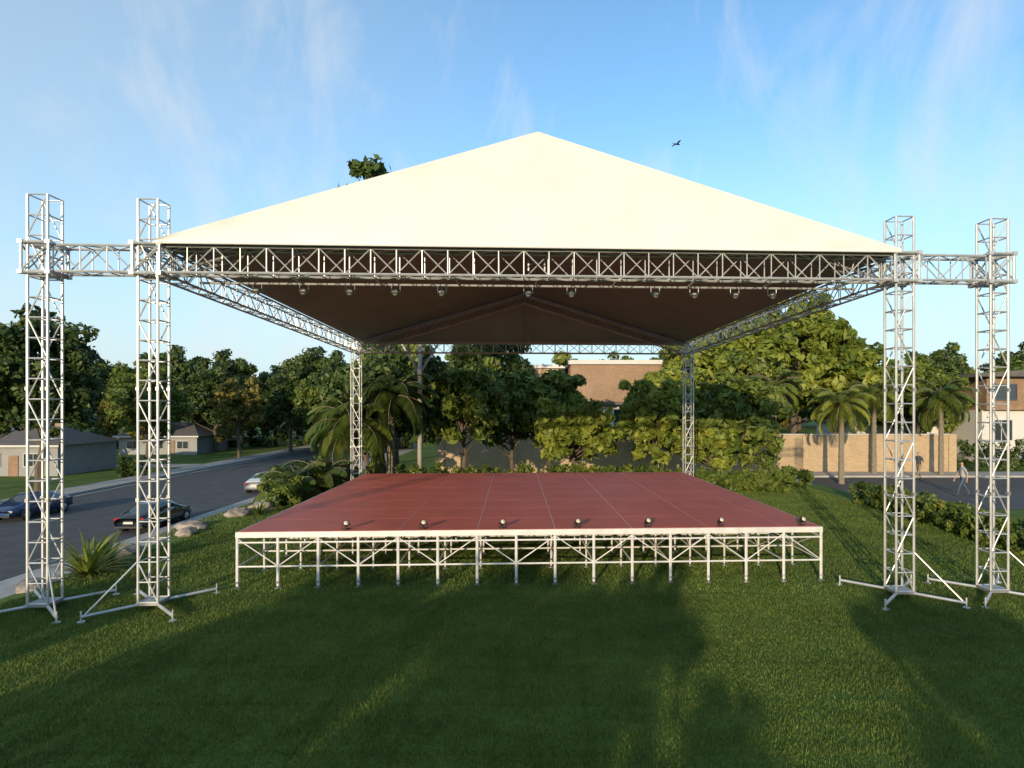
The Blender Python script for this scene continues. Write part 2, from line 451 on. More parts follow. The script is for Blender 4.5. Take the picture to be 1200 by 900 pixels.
def palm(name, x, y, trunk, fr_len, nf, m, z=None, tr=.16, lean=(0, 0), up=75, leafw=.035):
    if z is None: z = gz(x, y)
    e = empty(name, (x, y, z))
    segs = []; prev = Vector((0, 0, -.2)); N = 9
    for i in range(1, N+1):
        t = i/N; p = Vector((lean[0]*t*t, lean[1]*t*t, trunk*t))
        segs.append((prev, p, tr*(1.15-.35*t)*1.08, tr*(1.1-.35*t)*.94)); prev = p
    Q = []; S = []
    top = prev
    for i in range(nf):
        az = i*2.39996+rng.uniform(-.2, .2)
        el0 = R(up-(up+25)*(i/nf)+rng.uniform(-6, 6)); L = fr_len*rng.uniform(.85, 1.1)
        p = np.array(top); el = el0; n = 16; shf = rng.uniform(.25, .75)
        hd = np.array([math.cos(az), math.sin(az), 0])
        for k in range(n):
            t = k/n
            d = hd*math.cos(el)+np.array([0, 0, math.sin(el)])
            q = p+d*L/n
            segs.append((Vector(p), Vector(q), .02*(1-t)+.004))
            side = np.array([-hd[1], hd[0], 0.])
            ll = L*.30*math.sin(math.pi*min(1, (.12+t*.86)))**.7
            for sgn in (-1, 1):
                for sub in (0, .5):
                    o = p+(q-p)*sub
                    dd = side*sgn*.85+d*.55+np.array([0, 0, -.35+rng.uniform(-.12, .12)]); dd /= np.linalg.norm(dd)
                    w = np.cross(dd, np.array([0, 0, 1.])); w = w/np.linalg.norm(w)*leafw*fr_len/1.7
                    tip = o+dd*ll+np.array([0, 0, -.12*ll])
                    Q.append([o-w*.4, o+dd*ll*.4-w, tip, o+dd*ll*.4+w]); S.append(shf+rng.uniform(-.15, .15))
            p = q; el -= (1.55/n)*(.6+.9*t)*1.25
    tubes('trunk', segs, M_bark2, e, 7)
    link('fronds', quad_mesh('fronds', np.array(Q), np.clip(np.array(S), 0, 1), m), e)
    return e
palm('palm_tree', 17.3, 34.5, 4.6, 2.1, 26, M_leafA)
palm('palm_tree', 25.6, 38.3, 5.0, 2.4, 26, M_leafC)
palm('palm_tree', 21.8, 39.2, 5.2, 2.2, 26, M_leafA)
palm('palm_tree', 14.2, 36.5, 5.6, 2.2, 26, M_leafC)
palm('palm_tree', -7.9, 25.4, 2.7, 2.4, 30, M_leafC, lean=(-.2, .1))
palm('palm_tree', -6.6, 25.9, 3.9, 2.2, 30, M_leafB, lean=(.2, 0))
palm('palm_shrub', -9.3, 22.6, .35, 1.7, 26, M_leafC, up=80)
palm('palm_shrub', -8.6, 23.6, .5, 1.9, 26, M_leafB, up=80)
palm('palm_shrub', -10.2, 24.6, .5, 1.8, 26, M_leafB, up=80, z=-.5)

def agave(name, x, y, r, n, m, z=None):
    Q = []; S = []
    for i in range(n):
        az = rng.uniform(0, 6.283); el = R(rng.uniform(15, 85)); L = r*rng.uniform(.7, 1.15)
        hd = np.array([math.cos(az), math.sin(az), 0]); sd = np.array([-hd[1], hd[0], 0])
        p = hd*.05; w0 = .03
        sh = rng.random()
        for k in range(5):
            d = hd*math.cos(el)+np.array([0, 0, math.sin(el)]); q = p+d*L/5; w1 = .034*(1-((k+1)/5)**2)
            Q.append([p-sd*w0, p+sd*w0, q+sd*w1, q-sd*w1]); S.append(sh)
            p = q; w0 = w1; el -= .2
    o = link(name, quad_mesh(name, np.array(Q), np.array(S), m)); o.location = (x, y, gz(x, y) if z is None else z)
agave('spiky_plant', -9.35, 12.3, 1.0, 110, M_leafA)
agave('spiky_plant', -9.7, 13.3, .8, 60, M_leafC)
agave('spiky_plant', -9.1, 19.2, .6, 50, M_leafC)

def boulder(name, x, y, r, sx=1.3, sz=.6):
    import bmesh
    bm = bmesh.new(); bmesh.ops.create_icosphere(bm, subdivisions=4, radius=r)
    off = Vector((x*3, y*2, 0))
    for v in bm.verts:
        d = v.co.normalized()
        f = 1+.3*mnoise.noise(d*1.3+off)+.14*mnoise.noise(d*3.3+off)+.05*mnoise.noise(d*9+off)
        v.co = Vector((d.x*sx, d.y, d.z*sz))*r*f
    me = bpy.data.meshes.new(name); bm.to_mesh(me); bm.free(); me.materials.append(M_rock)
    me.polygons.foreach_set('use_smooth', [True]*len(me.polygons))
    o = link(name, me); o.location = (x, y, gz(x, y)+r*sz*.2); o.rotation_euler = (0, 0, x*7+y)
for x, y, r in ((-9.95, 14.3, .3), (-9.7, 16.3, .26), (-10.1, 17.2, .34), (-9.7, 19.1, .34), (-9.5, 20.3, .36), (-9.75, 21.4, .28), (-9.9, 11.6, .24)):
    boulder('boulder', x, y, r)

# ------------------------------------------------------------------ road (left) and street (right)
def strip(name, x0, x1, y0, y1, z, m, th=0., parent=None, slant=SL):
    V = [(x0-slant*y0, y0, z), (x1-slant*y0, y0, z), (x1-slant*y1, y1, z), (x0-slant*y1, y1, z)]
    if th <= 0: return mesh_obj(name, V, [(0, 1, 2, 3)], m, parent)
    W = [(a, b, c-th) for a, b, c in V]
    return mesh_obj(name, W+V, [(3, 2, 1, 0), (4, 5, 6, 7), (0, 1, 5, 4), (1, 2, 6, 5), (2, 3, 7, 6), (3, 0, 4, 7)], m, parent)
strip('road', -34.8, -19.9, -60, 130, -3.29, M_asphalt)
strip('pavement', -19.75, -17.2, -60, 130, -3.13, M_pave, .3)
strip('kerb', -19.9, -19.752, -60, 130, -3.125, M_kerb, .3)
strip('pavement', -37.4, -34.95, -60, 130, -3.15, M_pave, .3)
strip('kerb', -34.948, -34.8, -60, 130, -3.145, M_kerb, .3)
rm = empty('road_markings')
strip('edge_line', -34.2, -34.08, -60, 130, -3.285, M_paint, parent=rm)
strip('street', 15.2, 90, 26.0, 37.6, -.985, M_asphalt, slant=0)
strip('pavement', 15.2, 90, 37.62, 40.0, -.88, M_pave, .3, slant=0)
strip('path', 8.0, 15.1, 30.6, 33.6, -.93, M_pink, slant=0)
strip('path', 13.2, 15.1, 15, 30.5, -.93, M_pink, slant=0)
strip('kerb', 15.1, 15.2, 15, 37.6, -.86, M_kerb, .3, slant=0)
strip('driveway', -58, -37.5, 66, 70, -3.27, M_pave)

# ------------------------------------------------------------------ canopy + towers
TH = R(2.66); cT, sT = math.cos(TH), math.sin(TH)
OX, OY = -6.75, 10.39
W, DPT = 13.35, 13.35
def P(u, v, z): return Vector((OX+u*cT-v*sT, OY+u*sT+v*cT, z))
UV = Vector((cT, sT, 0)); VV = Vector((-sT, cT, 0)); ZV = Vector((0, 0, 1))

def box_truss(p0, p1, w, h, bay, side, up, r=.022, rb=.0115, diag=(0, 1, 2, 3), dstep=1):
    segs = []; L = (p1-p0).length; n = max(1, round(L/bay)); d = (p1-p0)/n
    c = [(-.5, 0), (.5, 0), (.5, 1), (-.5, 1)]
    def q(i, k): return p0+d*i+side*(w*c[k][0])+up*(h*c[k][1])
    for k in range(4): segs.append((q(0, k), q(n, k), r))
    for i in range(n+1):
        for k in range(4): segs.append((q(i, k), q(i, (k+1) % 4), rb))
    for i in range(0, n, dstep):
        for k in diag:
            a, b = (k, (k+1) % 4) if (i//dstep) % 2 else ((k+1) % 4, k)
            segs.append((q(i, a), q(min(n, i+dstep), b), rb))
    return segs

def tower(u, v, h, sleeve=5.80, outward=(-1, -1), top=True):
    e = empty('truss_tower'); segs = []
    c = P(u, v, 0); w = .33
    segs += box_truss(c+ZV*.14, c+ZV*h, w, w, .345, UV, VV, .023, .0125, diag=(0, 2), dstep=2)
    segs = [(a-VV*w/2, b-VV*w/2, r) for a, b, r in segs]
    tubes('lattice_mast', segs, M_alu, e, 7)
    bx = []
    for z in (1.9, 3.8):
        for sx in (-1, 1):
            for sy in (-1, 1):
                q = c+UV*(sx*w/2)+VV*(sy*w/2); bx.append(((q.x, q.y, z), (.055, .055, .06), TH))
    boxes('joint_collars', bx, M_steel, e)
    if top:
        s = .45; ss = []
        ring = (((-1, -1), (1, -1)), ((1, -1), (1, 1)), ((1, 1), (-1, 1)), ((-1, 1), (-1, -1)))
        for z in (sleeve-.03, sleeve+.48):
            for a, b in ring:
                ss.append((c+UV*a[0]*s/2+VV*a[1]*s/2+ZV*z, c+UV*b[0]*s/2+VV*b[1]*s/2+ZV*z, .026))
        for a in ((-1, -1), (1, -1), (1, 1), (-1, 1)):
            ss.append((c+UV*a[0]*s/2+VV*a[1]*s/2+ZV*(sleeve-.05), c+UV*a[0]*s/2+VV*a[1]*s/2+ZV*(sleeve+.5), .025))
        for a, b in ring:
            ss.append((c+UV*a[0]*s/2+VV*a[1]*s/2+ZV*(sleeve), c+UV*b[0]*s/2+VV*b[1]*s/2+ZV*(sleeve+.45), .015))
        tubes('sleeve_block', ss, M_alu, e, 7)
        bx = []
        for z in (sleeve-.03, sleeve+.48):
            for a in ((-1, -1), (1, -1), (1, 1), (-1, 1)):
                q = c+UV*a[0]*s/2+VV*a[1]*s/2; bx.append(((q.x, q.y, z), (.08, .08, .065), TH))
        boxes('sleeve_plates', bx, M_alu, e)
    ss = []; L = .72 if top else .3
    for a in ((-1, -1), (1, -1), (1, 1), (-1, 1)):
        end = c+UV*a[0]*L+VV*a[1]*L
        ss.append((c+ZV*.10, end+ZV*.10, .026))
        ss.append((end+ZV*.02, end+ZV*.19, .014)); ss.append((end+ZV*.0, end+ZV*.025, .06))
    if top:
        a = outward
        st = c+UV*a[0]*w/2+VV*a[1]*w/2+ZV*.85
        ss.append((st, c+UV*a[0]*L*.95+VV*a[1]*L*.95+ZV*.12, .015))
    tubes('outrigger_base', ss, M_alu, e, 8)
    boxes('base_plate', [((c.x, c.y, .115), (.38, .38, .05), TH)], M_steel, e)
    return e
tower(0, 0, 7.05, outward=(-1, -1)); tower(-1.82, 0, 7.1, outward=(1, -1))
tower(W, 0, 6.95, outward=(1, -1)); tower(W+1.78, 0, 6.93, outward=(1, -1))
ZB = -.17
tower(0, DPT, 6.05, top=False); tower(W, DPT, 6.05, top=False)

can = empty('stage_canopy')
tubes('front_truss', box_truss(P(-2.02, 0, 5.80), P(W+1.98, 0, 5.80), .30, .45, .45, VV, ZV, .024), M_alu, can)
tubes('side_truss_a', box_truss(P(0, .25, 5.80), P(0, DPT, 5.80+ZB), .32, .42, .5, UV, ZV), M_alu, can)
tubes('side_truss_b', box_truss(P(W, .25, 5.80), P(W, DPT, 5.80+ZB), .32, .42, .5, UV, ZV), M_alu, can)
tubes('back_truss', box_truss(P(0, DPT, 5.80+ZB), P(W, DPT, 5.80+ZB), .32, .42, .5, VV, ZV), M_alu, can)
def rafter(v, zo, r=.022):
    s = []
    for sg in (0, 1):
        a = P(.25 if sg == 0 else W-.25, v, 6.02+zo); b = P(W/2, v, 7.98+zo)
        d = (b-a).normalized(); up = VV.cross(d) if sg == 0 else d.cross(VV)
        if up.z < 0: up = -up
        s += box_truss(a-up*.12, b-up*.12, .3, .3, .5, VV, up, r, .012)
    s.append((P(W/2-.15, v, 6.0+zo), P(W/2-.15, v, 7.9+zo), .022)); s.append((P(W/2+.15, v, 6.0+zo), P(W/2+.15, v, 7.9+zo), .022))
    for i in range(5): s.append((P(W/2-.15, v, 6.1+i*.38+zo), P(W/2+.15, v, 6.25+i*.38+zo), .012))
    return s
tubes('back_rafters', rafter(DPT-.1, ZB-.08), M_alu, can)
tubes('front_rafters', rafter(.35, 0), M_steel, can)

ZE, ZR = 6.30, 8.30
def roof_z(u, v, off=0):
    t = 1-abs(u-W/2)/(W/2-.02)
    return ZE+(ZR-ZE)*t-.19*max(0, v)/DPT-off
def sheet(name, v0, v1, off, m, nu=40, nv=24, sag=.05):
    V = []; F = []
    for j in range(nv+1):
        v = v0+(v1-v0)*j/nv
        for i in range(nu+1):
            u = .14+(W-.28)*i/nu
            t = abs((u-W/2)/(W/2)); s = sag*math.sin(math.pi*min(1, t))*abs(math.sin(math.pi*j/nv*3))
            V.append(P(u, v, roof_z(u, v, off)-s))
    for j in range(nv):
        for i in range(nu):
            a = j*(nu+1)+i; F.append((a, a+1, a+nu+2, a+nu+1))
    return mesh_obj(name, V, F, m, can, smooth=False)
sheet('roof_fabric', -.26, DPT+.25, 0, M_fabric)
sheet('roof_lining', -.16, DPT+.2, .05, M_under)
def gable(name, v, m, off, bow, z0):
    V = []; F = []; nu, nz = 90, 20
    for j in range(nz+1):
        f = j/nz
        for i in range(nu+1):
            u = .14+(W-.28)*i/nu; zt = roof_z(u, v, off); zb = min(zt, z0)
            z = zb+(zt-zb)*f
            b = bow*math.sin(math.pi*f)*(1-abs(u-W/2)/(W/2))
            edge = (1-f)*f*4
            wv = (.014*math.sin(u*5.1+z*2)+.05*mnoise.noise(Vector((u*.9, z*.9, v))))*edge
            V.append(P(u, v-b+wv, z))
    for j in range(nz):
        for i in range(nu):
            a = j*(nu+1)+i; F.append((a, a+1, a+nu+2, a+nu+1))
    mesh_obj(name, V, F, m, can, smooth=True)
gable('front_gable_fabric', -.262, M_fabric, 0, -.05, 6.275)
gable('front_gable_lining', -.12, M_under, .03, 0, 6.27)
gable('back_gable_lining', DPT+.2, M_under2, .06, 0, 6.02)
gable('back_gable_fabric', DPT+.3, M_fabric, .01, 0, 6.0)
tubes('eave_hem', [(P(.14, -.27, 6.275), P(W-.14, -.27, 6.275), .018)], M_fabric, can, 8)

tubes('lamp_bar', [(P(.4, .75, 5.80), P(W-.4, .75, 5.80), .022)]+[(P(u, .2, 5.81), P(u, .76, 5.81), .016) for u in np.linspace(.8, W-.8, 9)], M_alu, can, 8)
def lamp(name, base, aim, s=1., hang=True):
    e = empty(name)
    d = Vector(aim).normalized(); side = d.cross(ZV).normalized()
    c = Vector(base)+(ZV*(-.17*s) if hang else ZV*(.15*s))
    tubes('housing', [(c-d*.13*s, c-d*.02*s, .05*s, .075*s), (c-d*.02*s, c+d*.09*s, .075*s, .085*s), (c-d*.16*s, c-d*.13*s, .03*s, .05*s)], M_black if not hang else M_steel, e, 16)
    tubes('lens', [(c+d*.08*s, c+d*.094*s, .066*s)], M_lens, e, 16)
    b = Vector(base)
    tubes('yoke', [(b-side*.11*s, b+side*.11*s, .012*s), (b-side*.11*s, c-side*.11*s, .011*s), (b+side*.11*s, c+side*.11*s, .011*s), (c-side*.11*s, c-side*.07*s, .015*s), (c+side*.11*s, c+side*.07*s, .015*s)], M_steel if hang else M_black, e, 8)
    if not hang: tubes('foot', [(b, b+ZV*.02, .08*s)], M_black, e, 12)
    return e
for X in (-5.34, -4.48, -3.62, -2.77, -1.9, -.26, .57, 2.2, 2.96, 3.76, 4.5):
    u = X-OX+.04
    lamp('ceiling_spotlight', P(u, .75, 5.79), (-sT+.05, -1, -.25), .75)

# ------------------------------------------------------------------ stage platform
stg = empty('stage_platform')
U0, V0, SW, SD, DZ = .96, 1.02, 11.45, 9.9, 1.09
NB, ND = 15, 8
bu = SW/NB; bv = SD/ND
pb = []
colw = [1.5267]*7+[.7633]
uu = U0
for wdt in colw:
    for j in range(ND):
        c = P(uu+wdt/2, V0+bv*(j+.5), DZ-.0125); pb.append(((c.x, c.y, c.z), (wdt-.015, bv-.010, .025), TH))
    uu += wdt
boxes('deck_panels', pb, M_deck, stg)
c = P(U0+SW/2, V0+SD/2, DZ-.034); boxes('deck_edge_profile', [((c.x, c.y, c.z), (SW-.02, SD-.02, .06), TH)], M_aluw, stg)
fr = []
for v in (V0, V0+SD):
    c = P(U0+SW/2, v, DZ-.06); fr.append(((c.x, c.y, c.z), (SW+.06, .05, .11), TH))
for u in (U0, U0+SW):
    c = P(u, V0+SD/2, DZ-.06); fr.append(((c.x, c.y, c.z), (.05, SD-.052, .108), TH))
boxes('edge_rail', fr, M_aluw, stg, .006)
segs = []; feet = []
for i in range(NB+1):
    for j in range(ND+1):
        u, v = U0+bu*i, V0+bv*j
        segs.append((P(u, v, .05), P(u, v, DZ-.1), .030 if j == 0 else .022))
        feet.append((P(u, v, 0), P(u, v, .02), .065)); feet.append((P(u, v, .01), P(u, v, .10), .017))
        if j == 0: feet.append((P(u, v, .10), P(u, v, .14), .04))
for j in range(ND+1):
    v = V0+bv*j
    for z in ((.42, DZ-.21) if j in (0, ND) else (.42,)):
        segs.append((P(U0, v, z), P(U0+SW, v, z), .018))
    if j in (0, 2, ND):
        for i in range(NB):
            a, b = U0+bu*i, U0+bu*(i+1)
            if i % 2: segs.append((P(a+.02, v, .44), P(b-.02, v, DZ-.15), .011))
            else: segs.append((P(a+.02, v, DZ-.15), P(b-.02, v, .44), .011))
for i in range(NB+1):
    u = U0+bu*i
    segs.append((P(u, V0, .42), P(u, V0+SD, .42), .016)); segs.append((P(u, V0, DZ-.2), P(u, V0+SD, DZ-.2), .016))
    for j in range(ND):
        a, b = V0+bv*j, V0+bv*(j+1)
        segs.append((P(u, a, .44 if j % 2 else DZ-.15), P(u, b, DZ-.15 if j % 2 else .44), .012))
tubes('support_frame', segs, M_aluw, stg, 7)
tubes('levelling_feet', feet, M_steel, stg, 8)
for X in (-3.83, -2.33, -.78, .71, 2.12, 3.6, 5.28):
    lamp('stage_spotlight', P(X-OX+.06, V0+.13, DZ+.005), (-sT+.3, -.8, .5), .68, hang=False)

# ------------------------------------------------------------------ buildings
def window(par, x, y, z, w, h, face='-y', frame=M_white):
    boxes('window', [((x, y-.02, z), (w, .04, h))], M_glass, par)
    boxes('window_frame', [((x, y-.04, z+h/2+.03), (w+.12, .09, .06)), ((x, y-.04, z-h/2-.03), (w+.16, .12, .06)),
                           ((x-w/2-.03, y-.04, z), (.06, .09, h)), ((x+w/2+.03, y-.04, z), (.06, .09, h)),
                           ((x, y-.045, z), (.04, .05, h))], frame, par)
gw = empty('brick_wall')
boxes('wall_body', [((10.2, 40.2, .2), (34.6, .3, 2.7))], M_brick, gw)
boxes('coping', [((10.2, 40.2, 1.60), (34.8, .42, .09))], M_kerb, gw, .01)
boxes('piers', [((x, 40.2, .24), (.5, .46, 2.78)) for x in np.arange(-6.8, 27.6, 4.9)], M_brick, gw)
bh = empty('brick_house')
boxes('lower_walls', [((9.5, 53, 1.2), (14, 9, 5.2))], M_white, bh)
boxes('upper_walls', [((9.5, 52.8, 5.35), (14.4, 10.0, 3.0))], M_brick2, bh)
boxes('parapet', [((9.5, 52.8, 7.02), (14.8, 10.4, .34))], M_white, bh)
boxes('floor_band', [((9.5, 52.8, 3.72), (14.7, 10.3, .22))], M_roofd, bh)
for x in (4.2, 6.6, 9.2, 12.2): window(bh, x, 48.5, 2.5, 1.5, 1.5)
for x in (11.5, 14.5): window(bh, x, 47.8, 5.4, 1.4, 1.2)
boxes('roof_box', [((-.8, 55, 6.9), (5.5, 8, .3))], M_white, bh)
boxes('annex', [((-.8, 55, 3), (5, 7.4, 7.5))], M_brick, bh)
rh = empty('modern_house')
boxes('lower_walls', [((44, 52, 1.0), (18, 9, 4.4))], M_white, rh)
boxes('upper_walls', [((44.2, 51.8, 4.5), (18.4, 9.6, 2.6))], M_brown, rh)
mesh_obj('roof', [(34, 46.2, 5.8), (54.5, 46.2, 5.8), (54.5, 57.5, 5.8), (34, 57.5, 5.8), (34, 46.2, 6.05), (54.5, 46.2, 7.6), (54.5, 57.5, 7.6), (34, 57.5, 6.05)],
         [(3, 2, 1, 0), (4, 5, 6, 7), (0, 1, 5, 4), (1, 2, 6, 5), (2, 3, 7, 6), (3, 0, 4, 7)], M_roofd, rh)
for x in (36.5, 39.5, 43, 46.5): window(rh, x, 47.5, 1.6, 1.7, 1.6); window(rh, x, 47, 4.6, 1.6, 1.2, frame=M_roofd)
boxes('garage_wing', [((30.2, 54, .5), (8, 6, 3.0))], M_white, rh); boxes('garage_roof', [((30.2, 54, 2.1), (8.6, 6.6, .2))], M_roofd, rh)

def cottage(name, x, y, w, d, h, rh_, z, wallm):
    e = empty(name, (x, y, z))
    boxes('walls', [((0, 0, h/2), (w, d, h))], wallm, e)
    o = .5
    V = [(-w/2-o, -d/2-o, h), (w/2+o, -d/2-o, h), (w/2+o, d/2+o, h), (-w/2-o, d/2+o, h), (-w/2+d*.35, 0, h+rh_), (w/2-d*.35, 0, h+rh_)]
    mesh_obj('roof', V, [(0, 1, 5, 4), (1, 2, 5), (2, 3, 4, 5), (3, 0, 4), (3, 2, 1, 0)], M_roofd, e)
    boxes('fascia', [((0, -d/2-o-.03, h-.06), (w+2*o, .05, .2))], M_white, e)
    for t in (-.32, 0, .32): window(e, w*t, -d/2, h*.52, w*.14, h*.4)
    boxes('door', [((w*.17, -d/2-.03, 1.0), (.95, .08, 2.0))], M_brown, e)
    boxes('chimney', [((w*.2, d*.15, h+rh_*.7), (.7, .7, 1.6))], M_brick2, e)
cottage('cottage', -53.5, 62, 13, 8, 3.0, 1.7, -3.3, M_grey)
cottage('cottage', -54, 88, 11, 8, 2.6, 1.8, -3.3, M_grey)

def ycol(x, y, h, m):
    e = empty('timber_post', (x, y, gz(x, y)))
    s = [((0, 0, 0), (0, 0, h), .11, .09), ((0, 0, h*.78), (.9, 0, h+.1), .05, .04), ((0, 0, h*.78), (-.9, 0, h+.1), .05, .04), ((-1.3, 0, h+.12), (1.3, 0, h+.12), .05)]
    tubes('post', s, m, e, 12)
ycol(-5.35, 26.2, 6.3, M_wood)

# ------------------------------------------------------------------ cars
def car(name, x, y, z, rot, col):
    e = empty(name, (x, y, z), rot)
    paint = mat('car_paint_'+name.split('_')[0], col, .22, .2, coat=.8)
    st = [(-2.35, .42, .74, .72, .58, .82), (-2.24, .26, .85, .86, .68, .98), (-1.65, .2, .9, .94, .72, 1.06), (-1.05, .2, .91, .96, .60, 1.38), (-.95, .2, .91, .96, .60, 1.40),
          (-.05, .2, .91, .95, .61, 1.45), (.05, .2, .91, .95, .61, 1.45), (.5, .2, .91, .93, .59, 1.41), (.6, .2, .91, .93, .60, 1.38), (1.25, .2, .9, .90, .72, 1.0), (1.9, .22, .87, .80, .70, .90), (2.22, .28, .79, .66, .6, .76), (2.35, .4, .68, .56, .5, .62)]
    V = []; F = []; MI = []
    for (sx, zb, w, zl, wt, zt) in st:
        half = [(0, zb), (w*.9, zb), (w*.99, zb+.14), (w*1.01, (zb+zl)/2+.05), (w*.97, zl), (wt, zt), (wt*.55, zt+.035), (0, zt+.045)]
        ring = half+[(-a, b) for a, b in half[-2:0:-1]]
        for a, b in ring: V.append((sx, a, b))
    n = 14
    for k in range(len(st)-1):
        for i in range(n):
            j = (i+1) % n
            F.append((k*n+i, k*n+j, (k+1)*n+j, (k+1)*n+i))
            g = 0
            if i in (4, 9) and k in (2, 4, 6, 8): g = 1
            if i in (5, 6, 7, 8) and k in (2, 8): g = 1
            MI.append(g)
    F.append(list(range(n))); MI.append(0); F.append([(len(st)-1)*n+i for i in range(n)][::-1]); MI.append(0)
    o = mesh_obj('body', V, F, [paint, M_glass], e, True, MI)
    m = o.modifiers.new('s', 'SUBSURF'); m.levels = 1; m.render_levels = 1
    ws = []; rs = []; ar = []
    for wx in (-1.4, 1.42):
        for s in (-1, 1):
            ws.append(((wx, s*.70, .33), (wx, s*.925, .33), .33)); rs.append(((wx, s*.925, .33), (wx, s*.932, .33), .21))
            ar.append(((wx, s*.80, .36), (wx, s*.912, .36), .385))
            for a in range(5):
                t = a*1.2566
                rs.append(((wx, s*.935, .33), (wx+.2*math.cos(t), s*.935, .33+.2*math.sin(t)), .022))
    tubes('wheel_arches', ar, M_black, e, 24); tubes('tyres', ws, M_rubber, e, 24); tubes('rims', rs, M_alu, e, 14)
    red = mat('tail_lamp', (.35, .01, .01), .2)
    boxes('tail_lamps', [((-2.3, s*.62, .80), (.08, .3, .13)) for s in (-1, 1)], red, e, .01)
    boxes('head_lamps', [((2.24, s*.58, .62), (.12, .3, .11)) for s in (-1, 1)], M_lens, e, .01)
    boxes('number_plate', [((-2.375, 0, .62), (.02, .5, .12))], M_white, e)
    boxes('mirrors', [((.62, s*1.0, .98), (.12, .2, .12)) for s in (-1, 1)], paint, e, .02)
    boxes('bumper_trim', [((-2.3, 0, .38), (.16, 1.5, .1)), ((2.3, 0, .36), (.14, 1.3, .1))], M_black, e, .01)
RD = R(90)+SL
car('black_car', -21.9, 33.9, -3.29, RD, (.012, .012, .014))
car('blue_car', -31.6, 37.0, -3.29, RD+math.pi, (.015, .035, .11))
car('white_car', -22.3, 48.5, -3.29, RD, (.6, .6, .58))

# ------------------------------------------------------------------ people
M_skin = mat('skin', (.42, .25, .17), .6); M_hair = mat('hair', (.03, .02, .015), .7)
def person(name, x, y, z, rot, shirt, trousers, stride=.28, h=1.75):
    e = empty(name, (x, y, z), rot)
    J = {'pel': (0, 0, .95, .15, .11), 'waist': (0, 0, 1.08, .145, .10), 'chest': (.02, 0, 1.32, .17, .12), 'neckb': (.02, 0, 1.46, .075, .07), 'neck': (.03, 0, 1.53, .055, .055),
         'head': (.045, 0, 1.62, .085, .09), 'crown': (.04, 0, 1.70, .07, .075)}
    E = [('pel', 'waist'), ('waist', 'chest'), ('chest', 'neckb'), ('neckb', 'neck'), ('neck', 'head'), ('head', 'crown')]
    for s, t in ((1, 1), (-1, -1)):
        k = 'L' if s > 0 else 'R'; f = stride*t
        J['hip'+k] = (0, s*.10, .88, .09, .09); J['knee'+k] = (f*.55+.04, s*.10, .50, .062, .062)
        J['ank'+k] = (f-(.08 if t < 0 else 0), s*.10, .10 if t > 0 else .15, .042, .042); J['toe'+k] = (f+.15-(.1 if t < 0 else 0), s*.11, .045, .035, .035)
        J['sh'+k] = (.01, s*.19, 1.40, .06, .06); J['elb'+k] = (-f*.35, s*.25, 1.12, .043, .043); J['wri'+k] = (-f*.55+.08, s*.25, .87, .028, .028); J['palm'+k] = (-f*.6+.1, s*.25, .79, .03, .02)
        E += [('pel', 'hip'+k), ('hip'+k, 'knee'+k), ('knee'+k, 'ank'+k), ('ank'+k, 'toe'+k), ('chest', 'sh'+k), ('sh'+k, 'elb'+k), ('elb'+k, 'wri'+k), ('wri'+k, 'palm'+k)]
    names = list(J); me = bpy.data.meshes.new('body_cage')
    me.from_pydata([J[n][:3] for n in names], [(names.index(a), names.index(b)) for a, b in E], [])
    o = link('tmp', me)
    sk = o.modifiers.new('skin', 'SKIN'); sub = o.modifiers.new('sub', 'SUBSURF'); sub.levels = 2; sub.render_levels = 2
    for i, n in enumerate(names): me.skin_vertices[0].data[i].radius = J[n][3:]
    me.skin_vertices[0].data[0].use_root = True
    dg = bpy.context.evaluated_depsgraph_get(); dg.update()
    bm = bpy.data.meshes.new_from_object(o.evaluated_get(dg)); bpy.data.objects.remove(o)
    bm.materials.clear()
    for m in (M_skin, M_hair, shirt, trousers, M_black): bm.materials.append(m)
    for p in bm.polygons:
        c = p.center; r = 2
        if c.z > 1.50: r = 1 if (c.z > 1.67 or c.x < .01) else 0
        elif c.z > 1.48: r = 0
        elif c.z < .09 or (c.z < .12 and abs(c.x) > .1): r = 4
        elif c.z < .95 and abs(c.y) < .2: r = 3
        elif abs(c.y) > .19 and c.z < 1.14: r = 0
        p.material_index = r; p.use_smooth = True
    link('body', bm, e)
    s = []
    for k, sg, t in (('L', 1, 1), ('R', -1, -1)):
        px, py, pz = J['palm'+k][:3]
        for i in range(4):
            b = Vector((px-.027+.018*i, py, pz-.01)); L = (.062, .075, .08, .068)[i]
            m = b+Vector((.006, 0, -L*.55)); s += [(b, m, .0085, .008), (m, m+Vector((.014, -sg*.01, -L*.45)), .008, .006)]
        s += [((px+.02, py-sg*.01, pz+.03), (px+.05, py-sg*.02, pz-.01), .01, .008)]
    s += [((.125, 0, 1.625), (.14, 0, 1.605), .008, .014)]
    tubes('fingers_and_nose', s, M_skin, e, 6)
    tubes('eyes', [((.118, q, 1.635), (.128, q, 1.635), .009) for q in (-.032, .032)], M_black, e, 8)
M_sh1 = mat('shirt_grey', (.30, .30, .30), .8, 0, .08, 6); M_sh2 = mat('jacket_dark', (.05, .055, .07), .8, 0, .2, 6)
M_tr1 = mat('jeans', (.05, .07, .12), .85, 0, .2, 6); M_tr2 = mat('trousers_tan', (.22, .17, .11), .85, 0, .15, 6)
person('pedestrian', 22.9, 36.3, -.985, R(200), M_sh2, M_tr2, .22)
person('pedestrian', 21.0, 29.8, -.985, R(170), M_sh1, M_tr1, .28)

